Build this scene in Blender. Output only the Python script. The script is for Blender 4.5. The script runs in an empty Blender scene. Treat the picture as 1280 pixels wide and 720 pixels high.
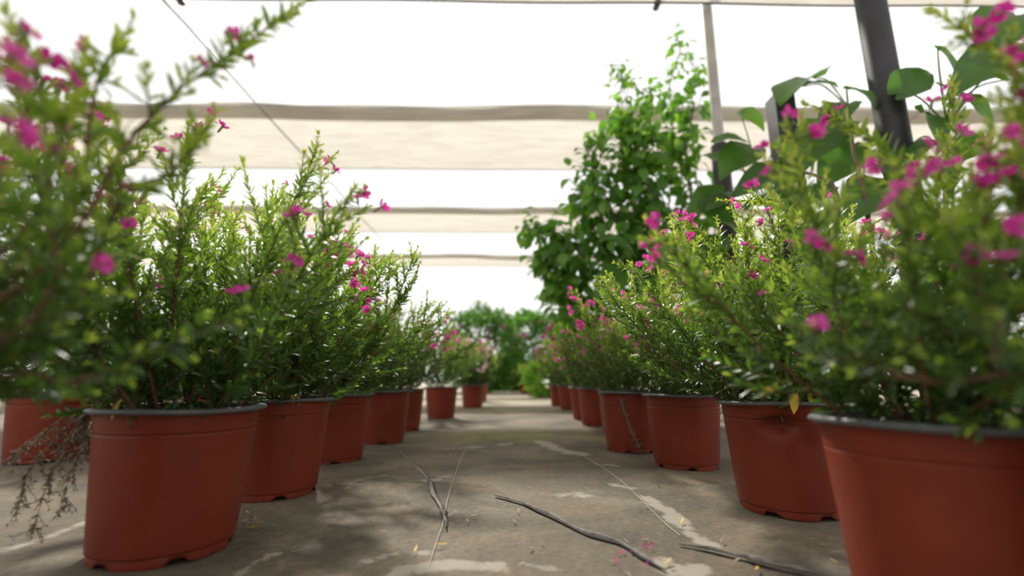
import bpy, math, random
import numpy as np
from mathutils import Vector, noise as mnoise

sc = bpy.context.scene
COL = sc.collection
# ------------------------------------------------------------------ camera
F = 580.0; PITCH = math.radians(11.3); CH = 0.286
cam_d = bpy.data.cameras.new('camera'); cam = bpy.data.objects.new('camera', cam_d); COL.objects.link(cam)
cam.location = (0, 0, CH); cam.rotation_euler = (math.pi/2 + PITCH, 0, 0)
cam_d.sensor_width = 36.0; cam_d.lens = 36.0*F/1280
cam_d.clip_start = 0.02; cam_d.clip_end = 500
cam_d.dof.use_dof = True; cam_d.dof.focus_distance = 1.1; cam_d.dof.aperture_fstop = cam_d.lens/11.5
sc.camera = cam
cP, sP = math.cos(PITCH), math.sin(PITCH)
def ray(px, py):
    a = (px-640)/F; b = (360-py)/F
    return np.array([a, cP - b*sP, sP + b*cP])
def at(px, py, y):            # world point seen at a pixel, at distance y down the aisle
    r = ray(px, py); t = y/r[1]
    return np.array([0, 0, CH]) + r*t
def ground(px, py, z=0.0):
    r = ray(px, py); t = (z-CH)/r[2]
    return np.array([0, 0, CH]) + r*t

# ------------------------------------------------------------------ mesh accumulator
def nrm(v):
    v = np.asarray(v, float); return v/np.maximum(np.linalg.norm(v, axis=-1, keepdims=True), 1e-9)
class Acc:
    def __init__(s): s.v=[]; s.f=[]; s.t=[]; s.m=[]; s.n=0
    def add(s, V, faces, tint=0.5, mat=0):
        V = np.asarray(V, float).reshape(-1,3)
        s.v.append(V)
        for Fc in faces:
            Fc = np.asarray(Fc, int)
            if len(Fc): s.f.append(Fc + s.n); s.m.append(np.full(len(Fc), mat))
        s.t.append(np.broadcast_to(np.asarray(tint, float), (len(V),)).copy())
        s.n += len(V)
    def build(s, name, mats, parent=None, smooth=True):
        me = bpy.data.meshes.new(name)
        V = np.concatenate(s.v)
        me.vertices.add(len(V)); me.vertices.foreach_set('co', V.astype(np.float32).ravel())
        loops = np.concatenate([f.ravel() for f in s.f])
        tot = np.concatenate([np.full(len(f), f.shape[1]) for f in s.f])
        start = np.concatenate([[0], np.cumsum(tot)[:-1]])
        me.loops.add(len(loops)); me.loops.foreach_set('vertex_index', loops.astype(np.int32))
        me.polygons.add(len(tot)); me.polygons.foreach_set('loop_start', start.astype(np.int32))
        me.polygons.foreach_set('material_index', np.concatenate(s.m).astype(np.int32))
        me.polygons.foreach_set('use_smooth', np.full(len(tot), smooth))
        me.update(calc_edges=True); me.validate()
        a = me.attributes.new('tint', 'FLOAT', 'POINT')
        T = np.concatenate(s.t)
        if len(a.data) == len(T): a.data.foreach_set('value', T.astype(np.float32))
        for m in (mats if isinstance(mats, (list, tuple)) else [mats]): me.materials.append(m)
        o = bpy.data.objects.new(name, me); COL.objects.link(o)
        if parent: o.parent = parent
        return o
def grid_faces(nu, nv, closed=False):
    i = np.arange(nu-1)[:,None]; j = np.arange(nv if closed else nv-1)[None,:]
    j2 = (j+1) % nv
    return np.stack([i*nv+j, i*nv+j2, (i+1)*nv+j2, (i+1)*nv+j], -1).reshape(-1,4)
def tube(acc, P, R, sides=5, tint=0.5, mat=0, cap=True):
    P = np.asarray(P, float); n = len(P); R = np.broadcast_to(np.asarray(R, float), (n,))
    T = nrm(np.gradient(P, axis=0))
    ref = np.array([0,0,1.0]) if abs(T[0][2]) < 0.9 else np.array([1.0,0,0])
    A = nrm(np.cross(T, ref)); 
    for i in range(1, n):
        if A[i] @ A[i-1] < 0: A[i] = -A[i]
    B = np.cross(T, A)
    th = np.arange(sides)*2*math.pi/sides
    V = P[:,None,:] + R[:,None,None]*(np.cos(th)[None,:,None]*A[:,None,:] + np.sin(th)[None,:,None]*B[:,None,:])
    fs = [grid_faces(n, sides, True)]
    if cap: fs += [np.arange(sides)[None,::-1], (np.arange(sides)+(n-1)*sides)[None,:]]
    acc.add(V.reshape(-1,3), fs, tint, mat)
LT = np.array([(0,0,0),(.16,.34,.12),(.16,0,0),(.16,-.34,.12),(.45,.5,.14),(.45,0,0),(.45,-.5,.14),(.76,.32,.1),(.76,0,0),(.76,-.32,.1),(1,0,0)])
LTRI = np.array([(0,2,1),(0,3,2),(7,8,10),(8,9,10)])
LQ = np.array([(1,2,5,4),(2,3,6,5),(4,5,8,7),(5,6,9,8)])
ST = np.array([(0,0,0),(.45,.5,.12),(1,0,-.0),(.45,-.5,.12)]); STRI = np.array([(0,2,1),(0,3,2)])
def leaves(acc, P, D, N, L, W, tint, curl=0.15, simple=False, mat=0):
    P = np.asarray(P,float).reshape(-1,3); D = nrm(np.asarray(D).reshape(-1,3)); N = np.asarray(N).reshape(-1,3)
    n = len(P)
    if n == 0: return
    N = nrm(N - (N*D).sum(1,keepdims=True)*D); S = np.cross(N, D)
    L = np.broadcast_to(L,(n,)); W = np.broadcast_to(W,(n,)); curl = np.broadcast_to(curl,(n,))
    T = ST if simple else LT
    u, v, w = T[:,0][None], T[:,1][None], T[:,2][None]
    V = P[:,None] + (u*L[:,None])[...,None]*D[:,None] + (v*W[:,None])[...,None]*S[:,None] \
        + (w*W[:,None] - curl[:,None]*L[:,None]*u**2)[...,None]*N[:,None]
    k = len(T); off = (np.arange(n)*k)[:,None,None]
    fs = [(STRI[None]+off).reshape(-1,3)] if simple else [(LTRI[None]+off).reshape(-1,3), (LQ[None]+off).reshape(-1,4)]
    acc.add(V.reshape(-1,3), fs, np.repeat(np.broadcast_to(tint,(n,)), k), mat)

def tag(o, label, cat, group=None, kind=None):
    if label: o['label'] = label
    if cat: o['category'] = cat
    if group: o['group'] = group
    if kind: o['kind'] = kind
    return o
def empty(name, loc=(0,0,0), rz=0):
    o = bpy.data.objects.new(name, None); COL.objects.link(o); o.location = loc; o.rotation_euler = (0,0,rz); o.empty_display_size = .1
    return o

# ------------------------------------------------------------------ materials
def new_mat(name):
    m = bpy.data.materials.new(name); m.use_nodes = True; nt = m.node_tree; nt.nodes.clear()
    return m, nt, nt.nodes.new('ShaderNodeOutputMaterial')
def N(nt, t, **kw):
    n = nt.nodes.new(t)
    for k, v in kw.items():
        if k in n.inputs: n.inputs[k].default_value = v
        else: setattr(n, k, v)
    return n
def ramp(nt, stops):
    r = nt.nodes.new('ShaderNodeValToRGB'); e = r.color_ramp.elements
    while len(e) < len(stops): e.new(0.5)
    for el, (p, c) in zip(e, stops): el.position = p; el.color = (*c, 1)
    return r
def leaf_mat(name, stops, rough=0.35, trans=0.45, tboost=(1.25,1.3,.6), spec=.5):
    m, nt, out = new_mat(name); lk = nt.links.new
    at_ = N(nt, 'ShaderNodeAttribute', attribute_name='tint')
    r = ramp(nt, stops); lk(at_.outputs['Fac'], r.inputs[0])
    b = N(nt, 'ShaderNodeBsdfPrincipled', Roughness=rough); b.inputs['Specular IOR Level'].default_value = spec
    lk(r.outputs[0], b.inputs['Base Color'])
    t = N(nt, 'ShaderNodeBsdfTranslucent')
    mx = N(nt, 'ShaderNodeMix', data_type='RGBA', blend_type='MULTIPLY'); mx.inputs[0].default_value = 1
    lk(r.outputs[0], mx.inputs[6]); mx.inputs[7].default_value = (*tboost, 1)
    lk(mx.outputs[2], t.inputs[0])
    ms = N(nt, 'ShaderNodeMixShader'); ms.inputs[0].default_value = trans
    lk(b.outputs[0], ms.inputs[1]); lk(t.outputs[0], ms.inputs[2]); lk(ms.outputs[0], out.inputs[0])
    return m
def plain(name, col, rough=.6, var=.15, scale=20, bump=0, metal=0):
    m, nt, out = new_mat(name); lk = nt.links.new
    tc = N(nt, 'ShaderNodeTexCoord'); no = N(nt, 'ShaderNodeTexNoise', Scale=scale, Detail=6.0); lk(tc.outputs['Object'], no.inputs['Vector'])
    r = ramp(nt, [(.3, [c*(1-var) for c in col]), (.7, [min(1,c*(1+var)) for c in col])]); lk(no.outputs[0], r.inputs[0])
    b = N(nt, 'ShaderNodeBsdfPrincipled', Roughness=rough, Metallic=metal); lk(r.outputs[0], b.inputs['Base Color'])
    if bump:
        bp = N(nt, 'ShaderNodeBump', Strength=bump, Distance=.003); lk(no.outputs[0], bp.inputs['Height']); lk(bp.outputs[0], b.inputs['Normal'])
    lk(b.outputs[0], out.inputs[0]); return m

M = {}
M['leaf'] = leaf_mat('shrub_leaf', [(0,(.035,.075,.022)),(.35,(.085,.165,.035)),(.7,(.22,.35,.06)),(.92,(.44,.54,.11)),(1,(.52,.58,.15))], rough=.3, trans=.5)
M['leaf_big'] = leaf_mat('climber_leaf', [(0,(.04,.11,.025)),(.5,(.09,.21,.035)),(1,(.20,.36,.06))], rough=.32, trans=.55)
M['vine_leaf'] = leaf_mat('vine_leaf', [(0,(.05,.13,.025)),(.5,(.12,.28,.045)),(1,(.30,.50,.08))], rough=.4, trans=.55)
M['yellow_leaf'] = leaf_mat('yellow_leaf', [(0,(.45,.24,.02)),(1,(.75,.52,.06))], rough=.5, trans=.35, tboost=(1.1,1,.8))
M['petal'] = leaf_mat('petal', [(0,(.35,.01,.16)),(.5,(.68,.035,.36)),(1,(.85,.12,.55))], rough=.6, trans=.45, tboost=(1.2,1.3,1.15), spec=.2)
M['pale_petal'] = leaf_mat('pale_petal', [(0,(.8,.25,.45)),(1,(.95,.75,.78))], rough=.6, trans=.4, tboost=(1,1,1))
M['purple_petal'] = leaf_mat('purple_petal', [(0,(.22,.02,.35)),(1,(.35,.05,.5))], rough=.6, trans=.4, tboost=(1.1,1,1.1))
M['stem'] = plain('woody_stem', (.13,.06,.03), .7, .3, 60)
M['green_stem'] = plain('green_stem', (.14,.20,.05), .6, .2, 40)
M['dry'] = leaf_mat('dried_sprig', [(0,(.10,.075,.05)),(1,(.42,.36,.27))], rough=.8, trans=.15, tboost=(1,1,1), spec=.1)
M['rim'] = plain('grey_rim', (.085,.088,.088), .45, .25, 30)
M['soil'] = plain('potting_soil', (.035,.024,.017), .95, .6, 90, .8)
M['dark_post'] = plain('dark_post', (.022,.021,.024), .55, .3, 9)
M['grey_pipe'] = plain('galvanised_pipe', (.42,.41,.38), .45, .12, 14)
M['wire'] = plain('wire', (.12,.11,.10), .5, .2, 30)
M['trunk'] = plain('climber_stem', (.13,.08,.045), .8, .3, 30, .4)
M['thread'] = plain('thread', (.52,.49,.42), .8, .2, 50)
M['gap'] = plain('bare_soil_gap', (.018,.016,.014), .95, .5, 60)
M['seam'] = plain('cloth_edge', (.22,.20,.17), .9, .4, 60, .5)

def pot_material():
    m, nt, out = new_mat('terracotta_plastic'); lk = nt.links.new
    tc = N(nt, 'ShaderNodeTexCoord'); oi = N(nt, 'ShaderNodeObjectInfo')
    ad = N(nt, 'ShaderNodeVectorMath', operation='ADD'); lk(tc.outputs['Object'], ad.inputs[0]); lk(oi.outputs['Location'], ad.inputs[1])
    n1 = N(nt, 'ShaderNodeTexNoise', Scale=7.0, Detail=5.0); lk(ad.outputs[0], n1.inputs['Vector'])
    r1 = ramp(nt, [(.3,(.145,.021,.009)),(.7,(.205,.033,.014))]); lk(n1.outputs[0], r1.inputs[0])
    n2 = N(nt, 'ShaderNodeTexNoise', Scale=16.0, Detail=9.0, Roughness=.7, Distortion=1.2); lk(ad.outputs[0], n2.inputs['Vector'])
    r2 = ramp(nt, [(.60,(0,0,0)),(.82,(.4,.4,.4))]); lk(n2.outputs[0], r2.inputs[0])
    mx = N(nt, 'ShaderNodeMix', data_type='RGBA'); lk(r2.outputs[0], mx.inputs[0]); lk(r1.outputs[0], mx.inputs[6]); mx.inputs[7].default_value=(.30,.10,.065,1)
    # specks of splashed soil
    n3 = N(nt, 'ShaderNodeTexVoronoi', Scale=70.0); lk(ad.outputs[0], n3.inputs['Vector'])
    r3 = ramp(nt, [(.05,(.75,.75,.75)),(.11,(0,0,0))]); lk(n3.outputs['Distance'], r3.inputs[0])
    n4 = N(nt, 'ShaderNodeTexNoise', Scale=9.0); lk(ad.outputs[0], n4.inputs['Vector'])
    r4 = ramp(nt, [(.56,(0,0,0)),(.66,(1,1,1))]); lk(n4.outputs[0], r4.inputs[0])
    mm = N(nt, 'ShaderNodeMath', operation='MULTIPLY'); lk(r3.outputs[0], mm.inputs[0]); lk(r4.outputs[0], mm.inputs[1])
    m2 = N(nt, 'ShaderNodeMix', data_type='RGBA'); lk(mm.outputs[0], m2.inputs[0]); lk(mx.outputs[2], m2.inputs[6]); m2.inputs[7].default_value=(.05,.02,.015,1)
    b = N(nt, 'ShaderNodeBsdfPrincipled', Roughness=.42); b.inputs['Specular IOR Level'].default_value=.25
    lk(m2.outputs[2], b.inputs['Base Color'])
    ra = ramp(nt, [(.3,(.36,)*3),(.7,(.6,)*3)]); lk(n2.outputs[0], ra.inputs[0]); lk(ra.outputs[0], b.inputs['Roughness'])
    lk(b.outputs[0], out.inputs[0]); return m
M['pot'] = pot_material()

def net_material():
    m, nt, out = new_mat('shade_net'); lk = nt.links.new
    tc = N(nt, 'ShaderNodeTexCoord')
    mp = N(nt, 'ShaderNodeMapping'); mp.inputs['Scale'].default_value=(1.2,5,1); lk(tc.outputs['Object'], mp.inputs[0])
    n1 = N(nt, 'ShaderNodeTexNoise', Scale=2.5, Detail=5.0); lk(mp.outputs[0], n1.inputs['Vector'])
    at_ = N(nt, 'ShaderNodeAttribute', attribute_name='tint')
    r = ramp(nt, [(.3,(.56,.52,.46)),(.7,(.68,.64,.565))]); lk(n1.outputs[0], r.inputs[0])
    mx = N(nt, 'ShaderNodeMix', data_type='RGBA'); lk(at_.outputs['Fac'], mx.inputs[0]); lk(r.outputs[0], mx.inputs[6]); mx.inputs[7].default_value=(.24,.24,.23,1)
    d = N(nt, 'ShaderNodeBsdfDiffuse'); t = N(nt, 'ShaderNodeBsdfTranslucent'); lk(mx.outputs[2], d.inputs[0]); lk(mx.outputs[2], t.inputs[0])
    ms = N(nt, 'ShaderNodeMixShader'); ms.inputs[0].default_value=.62; lk(d.outputs[0], ms.inputs[1]); lk(t.outputs[0], ms.inputs[2])
    lk(ms.outputs[0], out.inputs[0]); return m
M['net'] = net_material()

def floor_material():
    m, nt, out = new_mat('woven_ground_cloth'); lk = nt.links.new
    tc = N(nt, 'ShaderNodeTexCoord'); P = tc.outputs['Object']
    def noise(scale, det=6.0, rough=.6, dist=0.0):
        n = N(nt, 'ShaderNodeTexNoise', Scale=scale, Detail=det, Roughness=rough, Distortion=dist); lk(P, n.inputs['Vector']); return n.outputs[0]
    def mix(fac, a, b, blend='MIX'):
        x = N(nt, 'ShaderNodeMix', data_type='RGBA', blend_type=blend)
        if isinstance(fac, float): x.inputs[0].default_value = fac
        else: lk(fac, x.inputs[0])
        for s, i in ((a,6),(b,7)):
            if isinstance(s, tuple): x.inputs[i].default_value = (*s,1)
            else: lk(s, x.inputs[i])
        return x.outputs[2]
    def rp(src, stops): r = ramp(nt, stops); lk(src, r.inputs[0]); return r.outputs[0]
    base = rp(noise(2.3, 8.0, .65, .6), [(.3,(.06,.052,.042)),(.5,(.135,.113,.083)),(.7,(.25,.21,.155))])
    brown = rp(noise(5.0, 6.0, .6), [(.5,(0,0,0)),(.66,(.65,.65,.65))])
    base = mix(brown, base, (.20,.145,.09))
    fine = rp(noise(70.0, 4.0, .7), [(.3,(.72,.72,.72)),(.7,(1.25,1.25,1.25))])
    base = mix(1.0, base, fine, 'MULTIPLY')
    # moss film, and sunlight on the far ground painted as paler colour
    am = N(nt, 'ShaderNodeAttribute', attribute_name='moss'); nm = noise(6.0, 5.0, .7)
    mm = N(nt, 'ShaderNodeMath', operation='MULTIPLY'); lk(am.outputs['Fac'], mm.inputs[0]); lk(nm, mm.inputs[1])
    base = mix(rp(mm.outputs[0], [(.3,(0,0,0)),(.5,(.75,.75,.75))]), base, (.22,.21,.07))
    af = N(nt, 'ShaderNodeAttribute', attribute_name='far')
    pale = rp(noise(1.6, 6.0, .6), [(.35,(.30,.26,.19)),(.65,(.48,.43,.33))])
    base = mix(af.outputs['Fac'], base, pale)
    # pale dusty worn patches, with sun dapple painted in the same colour
    ad = N(nt, 'ShaderNodeAttribute', attribute_name='tint'); nd = noise(14.0, 7.0, .7, .5)
    s1 = N(nt, 'ShaderNodeMath', operation='SUBTRACT'); lk(nd, s1.inputs[0]); s1.inputs[1].default_value=.5
    s2 = N(nt, 'ShaderNodeMath', operation='MULTIPLY'); lk(s1.outputs[0], s2.inputs[0]); s2.inputs[1].default_value=2.2
    s3 = N(nt, 'ShaderNodeMath', operation='ADD'); lk(s2.outputs[0], s3.inputs[0]); lk(ad.outputs['Fac'], s3.inputs[1])
    dust_dapple = rp(s3.outputs[0], [(.5,(0,0,0)),(.78,(.62,.62,.62))])
    base = mix(dust_dapple, base, (.42,.385,.32))
    # weave
    w = []
    for rot in (0, math.pi/2):
        mp = N(nt, 'ShaderNodeMapping'); mp.inputs['Rotation'].default_value=(0,0,rot+.35); lk(P, mp.inputs[0])
        wv = N(nt, 'ShaderNodeTexWave', Scale=95.0, Distortion=.6, Detail=1.0); lk(mp.outputs[0], wv.inputs['Vector']); w.append(wv.outputs['Fac'])
    wm = N(nt, 'ShaderNodeMath', operation='MULTIPLY'); lk(w[0], wm.inputs[0]); lk(w[1], wm.inputs[1])
    base = mix(1.0, base, rp(wm.outputs[0], [(0,(.74,.74,.74)),(.6,(1.2,1.2,1.2))]), 'MULTIPLY')
    b = N(nt, 'ShaderNodeBsdfPrincipled', Roughness=.8); b.inputs['Specular IOR Level'].default_value=.25; lk(base, b.inputs['Base Color'])
    bp = N(nt, 'ShaderNodeBump', Strength=.5, Distance=.0015); lk(wm.outputs[0], bp.inputs['Height'])
    bp2 = N(nt, 'ShaderNodeBump', Strength=.6, Distance=.012); lk(noise(9.0,6.0,.6), bp2.inputs['Height']); lk(bp.outputs[0], bp2.inputs['Normal'])
    lk(bp2.outputs[0], b.inputs['Normal'])
    lk(b.outputs[0], out.inputs[0]); return m

# ------------------------------------------------------------------ floor
def build_floor():
    xs = np.concatenate([[-60,-30,-15,-8,-5,-3.5,-2.5], np.arange(-1.8,1.81,.018), [2.5,3.5,5,8,15,30,60]])
    ys = np.concatenate([[-6,-3,-1,-.3], np.arange(.2,2.4,.015), np.arange(2.4,6,.06), [6.5,7,8,9,10,12,15,20,30,45,70,110]])
    X, Y = np.meshgrid(xs, ys)
    def fade(a): return np.clip(a,0,1)
    Z = .0018*(np.sin(X*7+1.3*np.sin(Y*3))+np.sin(Y*5.1+X*2))*fade((2.0-np.abs(X))/.3)*fade((6-Y)/2)*fade((Y-.1)/.3)
    dust_dapple = np.zeros_like(X)
    def blob(pts, w, amp=1.0):
        G = [ground(*p)[:2] for p in pts]
        best = np.full(X.shape, 9.0)
        for a, b in zip(G[:-1], G[1:]):
            d = b-a; L2 = d@d + 1e-9
            t = np.clip(((X-a[0])*d[0]+(Y-a[1])*d[1])/L2, 0, 1)
            best = np.minimum(best, np.hypot(X-a[0]-t*d[0], Y-a[1]-t*d[1]))
        np.maximum(dust_dapple, amp*np.exp(-(best/w)**2*.7), out=dust_dapple)
    blob([(805,622),(835,640),(858,662),(895,688)], .020)
    blob([(500,716),(560,705),(620,708)], .026)
    blob([(455,700),(500,688),(540,690)], .013, .8)
    blob([(830,700),(845,715),(875,708)], .024)
    blob([(300,715),(340,692),(362,688)], .012, .85)
    blob([(675,552),(700,562),(725,568)], .045, .9)
    blob([(690,620),(720,618),(740,622)], .03, .75)
    blob([(765,606),(790,612)], .022, .9)
    blob([(0,690),(60,672),(110,652)], .018, .85)  # streak of sun dapple beside the front left pot, painted pale
    blob([(430,610),(450,600),(470,596)], .03, .62)
    blob([(655,705),(690,712)], .014, .8)
    blob([(540,600),(560,596)], .035, .7)
    blob([(560,560),(640,555)], .05, .62); blob([(740,580),(770,583)], .03, .62)
    blob([(870,610),(960,600)], .03, .62); blob([(560,640),(580,634)], .02, .55)
    moss = np.exp(-((Y-2.55)/.45)**2)*np.exp(-(X/.7)**2) + np.exp(-((Y-4.6)/.7)**2)*np.exp(-((X)/.9)**2)*.9
    far = fade((Y-4.2)/2.5)*.85 + fade((np.abs(X)-2.2)/2)*.3  # sunlit look of the distant floor, blended into its colour
    a = Acc(); a.add(np.stack([X,Y,Z],-1).reshape(-1,3), [grid_faces(len(ys), len(xs))[:, ::-1]], dust_dapple.ravel())
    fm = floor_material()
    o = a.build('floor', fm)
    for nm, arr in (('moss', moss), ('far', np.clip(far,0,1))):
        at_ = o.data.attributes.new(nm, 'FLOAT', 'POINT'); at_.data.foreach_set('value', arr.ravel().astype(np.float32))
    if o.data.polygons[0].normal.z < 0: o.data.flip_normals()
    tag(o, 'grey brown woven ground cloth covering the whole aisle', None, kind='structure')
    return o
build_floor()

def smooth_line(pts, n=60, seed=0, jit=0.0):
    P = np.array(pts, float); t = np.linspace(0, len(P)-1, n)
    out = np.zeros((n, P.shape[1])); 
    for k in range(n):
        i = min(int(t[k]), len(P)-2); u = t[k]-i
        p0 = P[max(i-1,0)]; p1 = P[i]; p2 = P[i+1]; p3 = P[min(i+2,len(P)-1)]
        out[k] = .5*((2*p1)+(-p0+p2)*u+(2*p0-5*p1+4*p2-p3)*u*u+(-p0+3*p1-3*p2+p3)*u**3)
    if jit:
        r = np.random.default_rng(seed); w = np.interp(np.arange(n), np.arange(0,n+6,4), r.normal(0,jit,len(np.arange(0,n+6,4))))
        out[:,0] += w
    return out
def seam(idx, px, side, label, wmax=.014):
    P = smooth_line([ground(*p) for p in px], 90, idx, .0014)
    T = nrm(np.gradient(P, axis=0)); S = np.stack([T[:,1], -T[:,0], 0*T[:,0]], -1)*side
    n = len(P); e = np.sin(np.linspace(.15,math.pi-.05,n))**.5; r = np.random.default_rng(idx)
    wob = 1+.25*np.sin(np.linspace(0,23,n)+idx)
    prof = [(0,.0005),(.0018,.005),(.003,.0065),(.0048,.0055),(.0085,.0025),(.014,.0005)]
    V = np.stack([P + S*(u*wmax/.018*e*wob)[:,None]*1.0 + np.array([0,0,1])*((h*e*wob)+.002)[:,None] for u,h in prof], 1)
    a = Acc(); a.add(V.reshape(-1,3), [grid_faces(n, len(prof))], .5)
    o = a.build('trim_%d' % idx, M['seam']); tag(o, label, None, kind='structure')
    g = Acc(); V = np.stack([P - S*(.006*e*wob)[:,None] + [0,0,.0035], P + S*.002*1.0 + [0,0,.004]], 1)
    g.add(V.reshape(-1,3), [grid_faces(n, 2)], .5); k = g.build('gap', M['gap'], o)
seam(1, [(618,621),(650,630),(690,648),(730,668),(775,682),(805,700),(832,716)], -1, 'raised torn edge running across the middle of the ground cloth')
seam(2, [(494,556),(515,578),(536,600),(545,622),(556,642),(558,660)], 1, 'dark torn edge beside the left row of pots', .010)
seam(3, [(848,682),(900,692),(950,705),(1000,716),(1030,722)], -1, 'dark torn edge near the right front pot', .010)
def thread(px, label):
    P = smooth_line([ground(*p) for p in px], 40, 5, .0008); P[:,2] += .0035
    a = Acc(); tube(a, P, .0006, 4); tag(a.build('loose_thread', M['thread']), label, 'thread')
thread([(581,564),(570,592),(560,622),(554,655),(543,686),(536,706)], 'pale loose thread lying on the ground cloth left of centre')
thread([(728,570),(760,590),(790,615),(830,655),(850,672)], 'pale loose thread on the ground cloth toward the right pots')

# ------------------------------------------------------------------ pots
PH = .24; RT = .125; RB = .104
def pot_mesh(rng, dent=False, hi=True):
    n = 72 if hi else 32
    th = np.arange(n)*2*math.pi/n
    prof = [(0.000,RB-.0012),(0.002,RB-.0008),(0.006,RB-.0007),(0.0140,RB-.0005),(0.0150,RB-.0009),(0.0153,RB+.0012),(.0163,None),(.019,None),(.06,None),(.10,None),(.14,None),(.15,None),(.16,None),(.17,None),(.178,None),(.185,None),(.191,None),(.1965,None),(.1988,None),(.1994,'g'),(.2006,'g'),(.2012,None),(.2035,None),(.214,None),(.226,None),(.2355,RT)]
    rows = []
    notch = np.zeros(n)
    off = rng.uniform(0, 1)
    for k in range(6):
        c = (k+off)*math.pi/3; d = np.abs((th-c+math.pi)%(2*math.pi)-math.pi)
        notch = np.maximum(notch, np.clip((.17-d)/.05, 0, 1))
    ov = rng.normal(0,.0015,2); ph = rng.uniform(0,6.28)
    def dents(R, z):
        if dent:
            for (az, zz, wa, wz, amp) in ((4.20,.190,.40,.018,.027),(4.55,.150,.3,.030,.006),(5.25,.165,.26,.038,.021),(3.9,.15,.25,.04,.006)):
                dd = np.abs((th-az+math.pi)%(2*math.pi)-math.pi)
                R = R - amp*np.exp(-(dd/wa)**2*2)*math.exp(-((z-zz)/wz)**2)
        return R
    for z, r in prof:
        base = RB+.001 + (RT-RB-.001)*(z/.236)
        rr = base if r is None else (base-.0016 if r == 'g' else r)
        R = rr*(1+ .012*np.cos(2*th+ph)*z/PH)
        R = dents(R, z)
        zz = np.full(n, z) + notch*(.009 if z < .004 else .005 if z < .008 else 0)
        rows.append(np.stack([R*np.cos(th), R*np.sin(th), zz], -1))
    a = Acc(); a.add(np.concatenate(rows), [grid_faces(len(rows), n, True)], .5, 0)
    # black inner wall and recessed base
    rin = [(.010,0.02),(.010,RB-.006)] + [(z, RB+(RT-RB)*z/.236-.004) for z in (.06,.12,.15,.17,.18,.19,.2,.21,.22,.2355)]
    V = np.concatenate([np.stack([dents(np.full(n,r),z)*np.cos(th), dents(np.full(n,r),z)*np.sin(th), np.full(n,z)], -1) for z, r in rin])
    a.add(V, [grid_faces(len(rin), n, True)[:, ::-1]], .5, 1)
    # rim
    rp = [(RT-.0035,.230),(RT+.001,.2315),(RT+.0095,.2315),(RT+.0118,.2330),(RT+.0122,.2365),(RT+.0100,.2395),(RT,.2405),(RT-.005,.239),(RT-.006,.233)]
    b = Acc(); V = np.concatenate([np.stack([r*(1+.012*np.cos(2*th+ph))*np.cos(th), r*(1+.012*np.cos(2*th+ph))*np.sin(th), np.full(n,z)+.0012*np.sin(3*th+ph)], -1) for r, z in rp])
    b.add(V, [grid_faces(len(rp), n, True)], .5)
    return a, b
def soil_acc(rng):
    n, m = 28, 8; th = np.arange(n)*2*math.pi/n; V = []
    for i in range(m):
        r = (RT-.006)*(i+.05)/(m-1+.05); V.append(np.stack([r*np.cos(th), r*np.sin(th), .205+rng.uniform(-.005,.006,n)+.012*(1-i/m)], -1))
    a = Acc(); a.add(np.concatenate(V), [grid_faces(m, n, True)], .5); return a

# ------------------------------------------------------------------ flowers
def make_flower_mesh(variant, pmat, petals=6, R=.0085, calyx=True):
    r = np.random.default_rng(100+variant); a = Acc()
    for k in range(petals):
        az = k*2*math.pi/petals + r.normal(0,.12); ti = r.uniform(.05,.55); L = R*r.uniform(.85,1.1)
        D = np.array([math.cos(az)*math.cos(ti), math.sin(az)*math.cos(ti), math.sin(ti)])
        S = np.array([-math.sin(az), math.cos(az), 0]); U = np.cross(D, S)*-1
        tw = r.normal(0,.3); S2 = S*math.cos(tw)+U*math.sin(tw)
        st = [(0,.08,0),(.35,.28,.05),(.7,.40,.0),(.95,.26,-.10),(1.05,.02,-.14)]
        V = np.concatenate([[D*u*L + S2*w*L + U*(h+.06)*L, D*u*L + U*h*L, D*u*L - S2*w*L + U*(h+.06)*L] for u,w,h in st])
        a.add(V, [grid_faces(len(st),3)], r.uniform(.3,.95))
    if calyx:
        tube(a, [(0,0,-.011),(0.0005,0,-.008),(0,0,-.003),(0,0,.001)], [.0006,.0014,.0013,.0018], 6, .5, 1)
        for k in range(4):
            az = r.uniform(0,6.28); tube(a, [(0,0,0),(.001*math.cos(az),.001*math.sin(az),.005)], .0002, 3, .9)
    o = a.build('flower', [pmat, M['green_stem']]); me = o.data; bpy.data.objects.remove(o); return me
FL = [make_flower_mesh(i, M['petal']) for i in range(5)]
FL2 = [make_flower_mesh(10+i, M['pale_petal'], 5, .022) for i in range(2)]
FL3 = [make_flower_mesh(20, M['purple_petal'], 5, .03), make_flower_mesh(21, M['petal'], 5, .03)]
def put_flower(me, p, d, parent, scale, rng):
    o = bpy.data.objects.new('flower', me); COL.objects.link(o); o.parent = parent
    o.location = p; q = Vector(d).to_track_quat('Z', 'Y'); o.rotation_mode='QUATERNION'
    from mathutils import Quaternion
    o.rotation_quaternion = q @ Quaternion((0,0,1), rng.uniform(0,6.28)); o.scale = (scale,)*3
    return o

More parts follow.
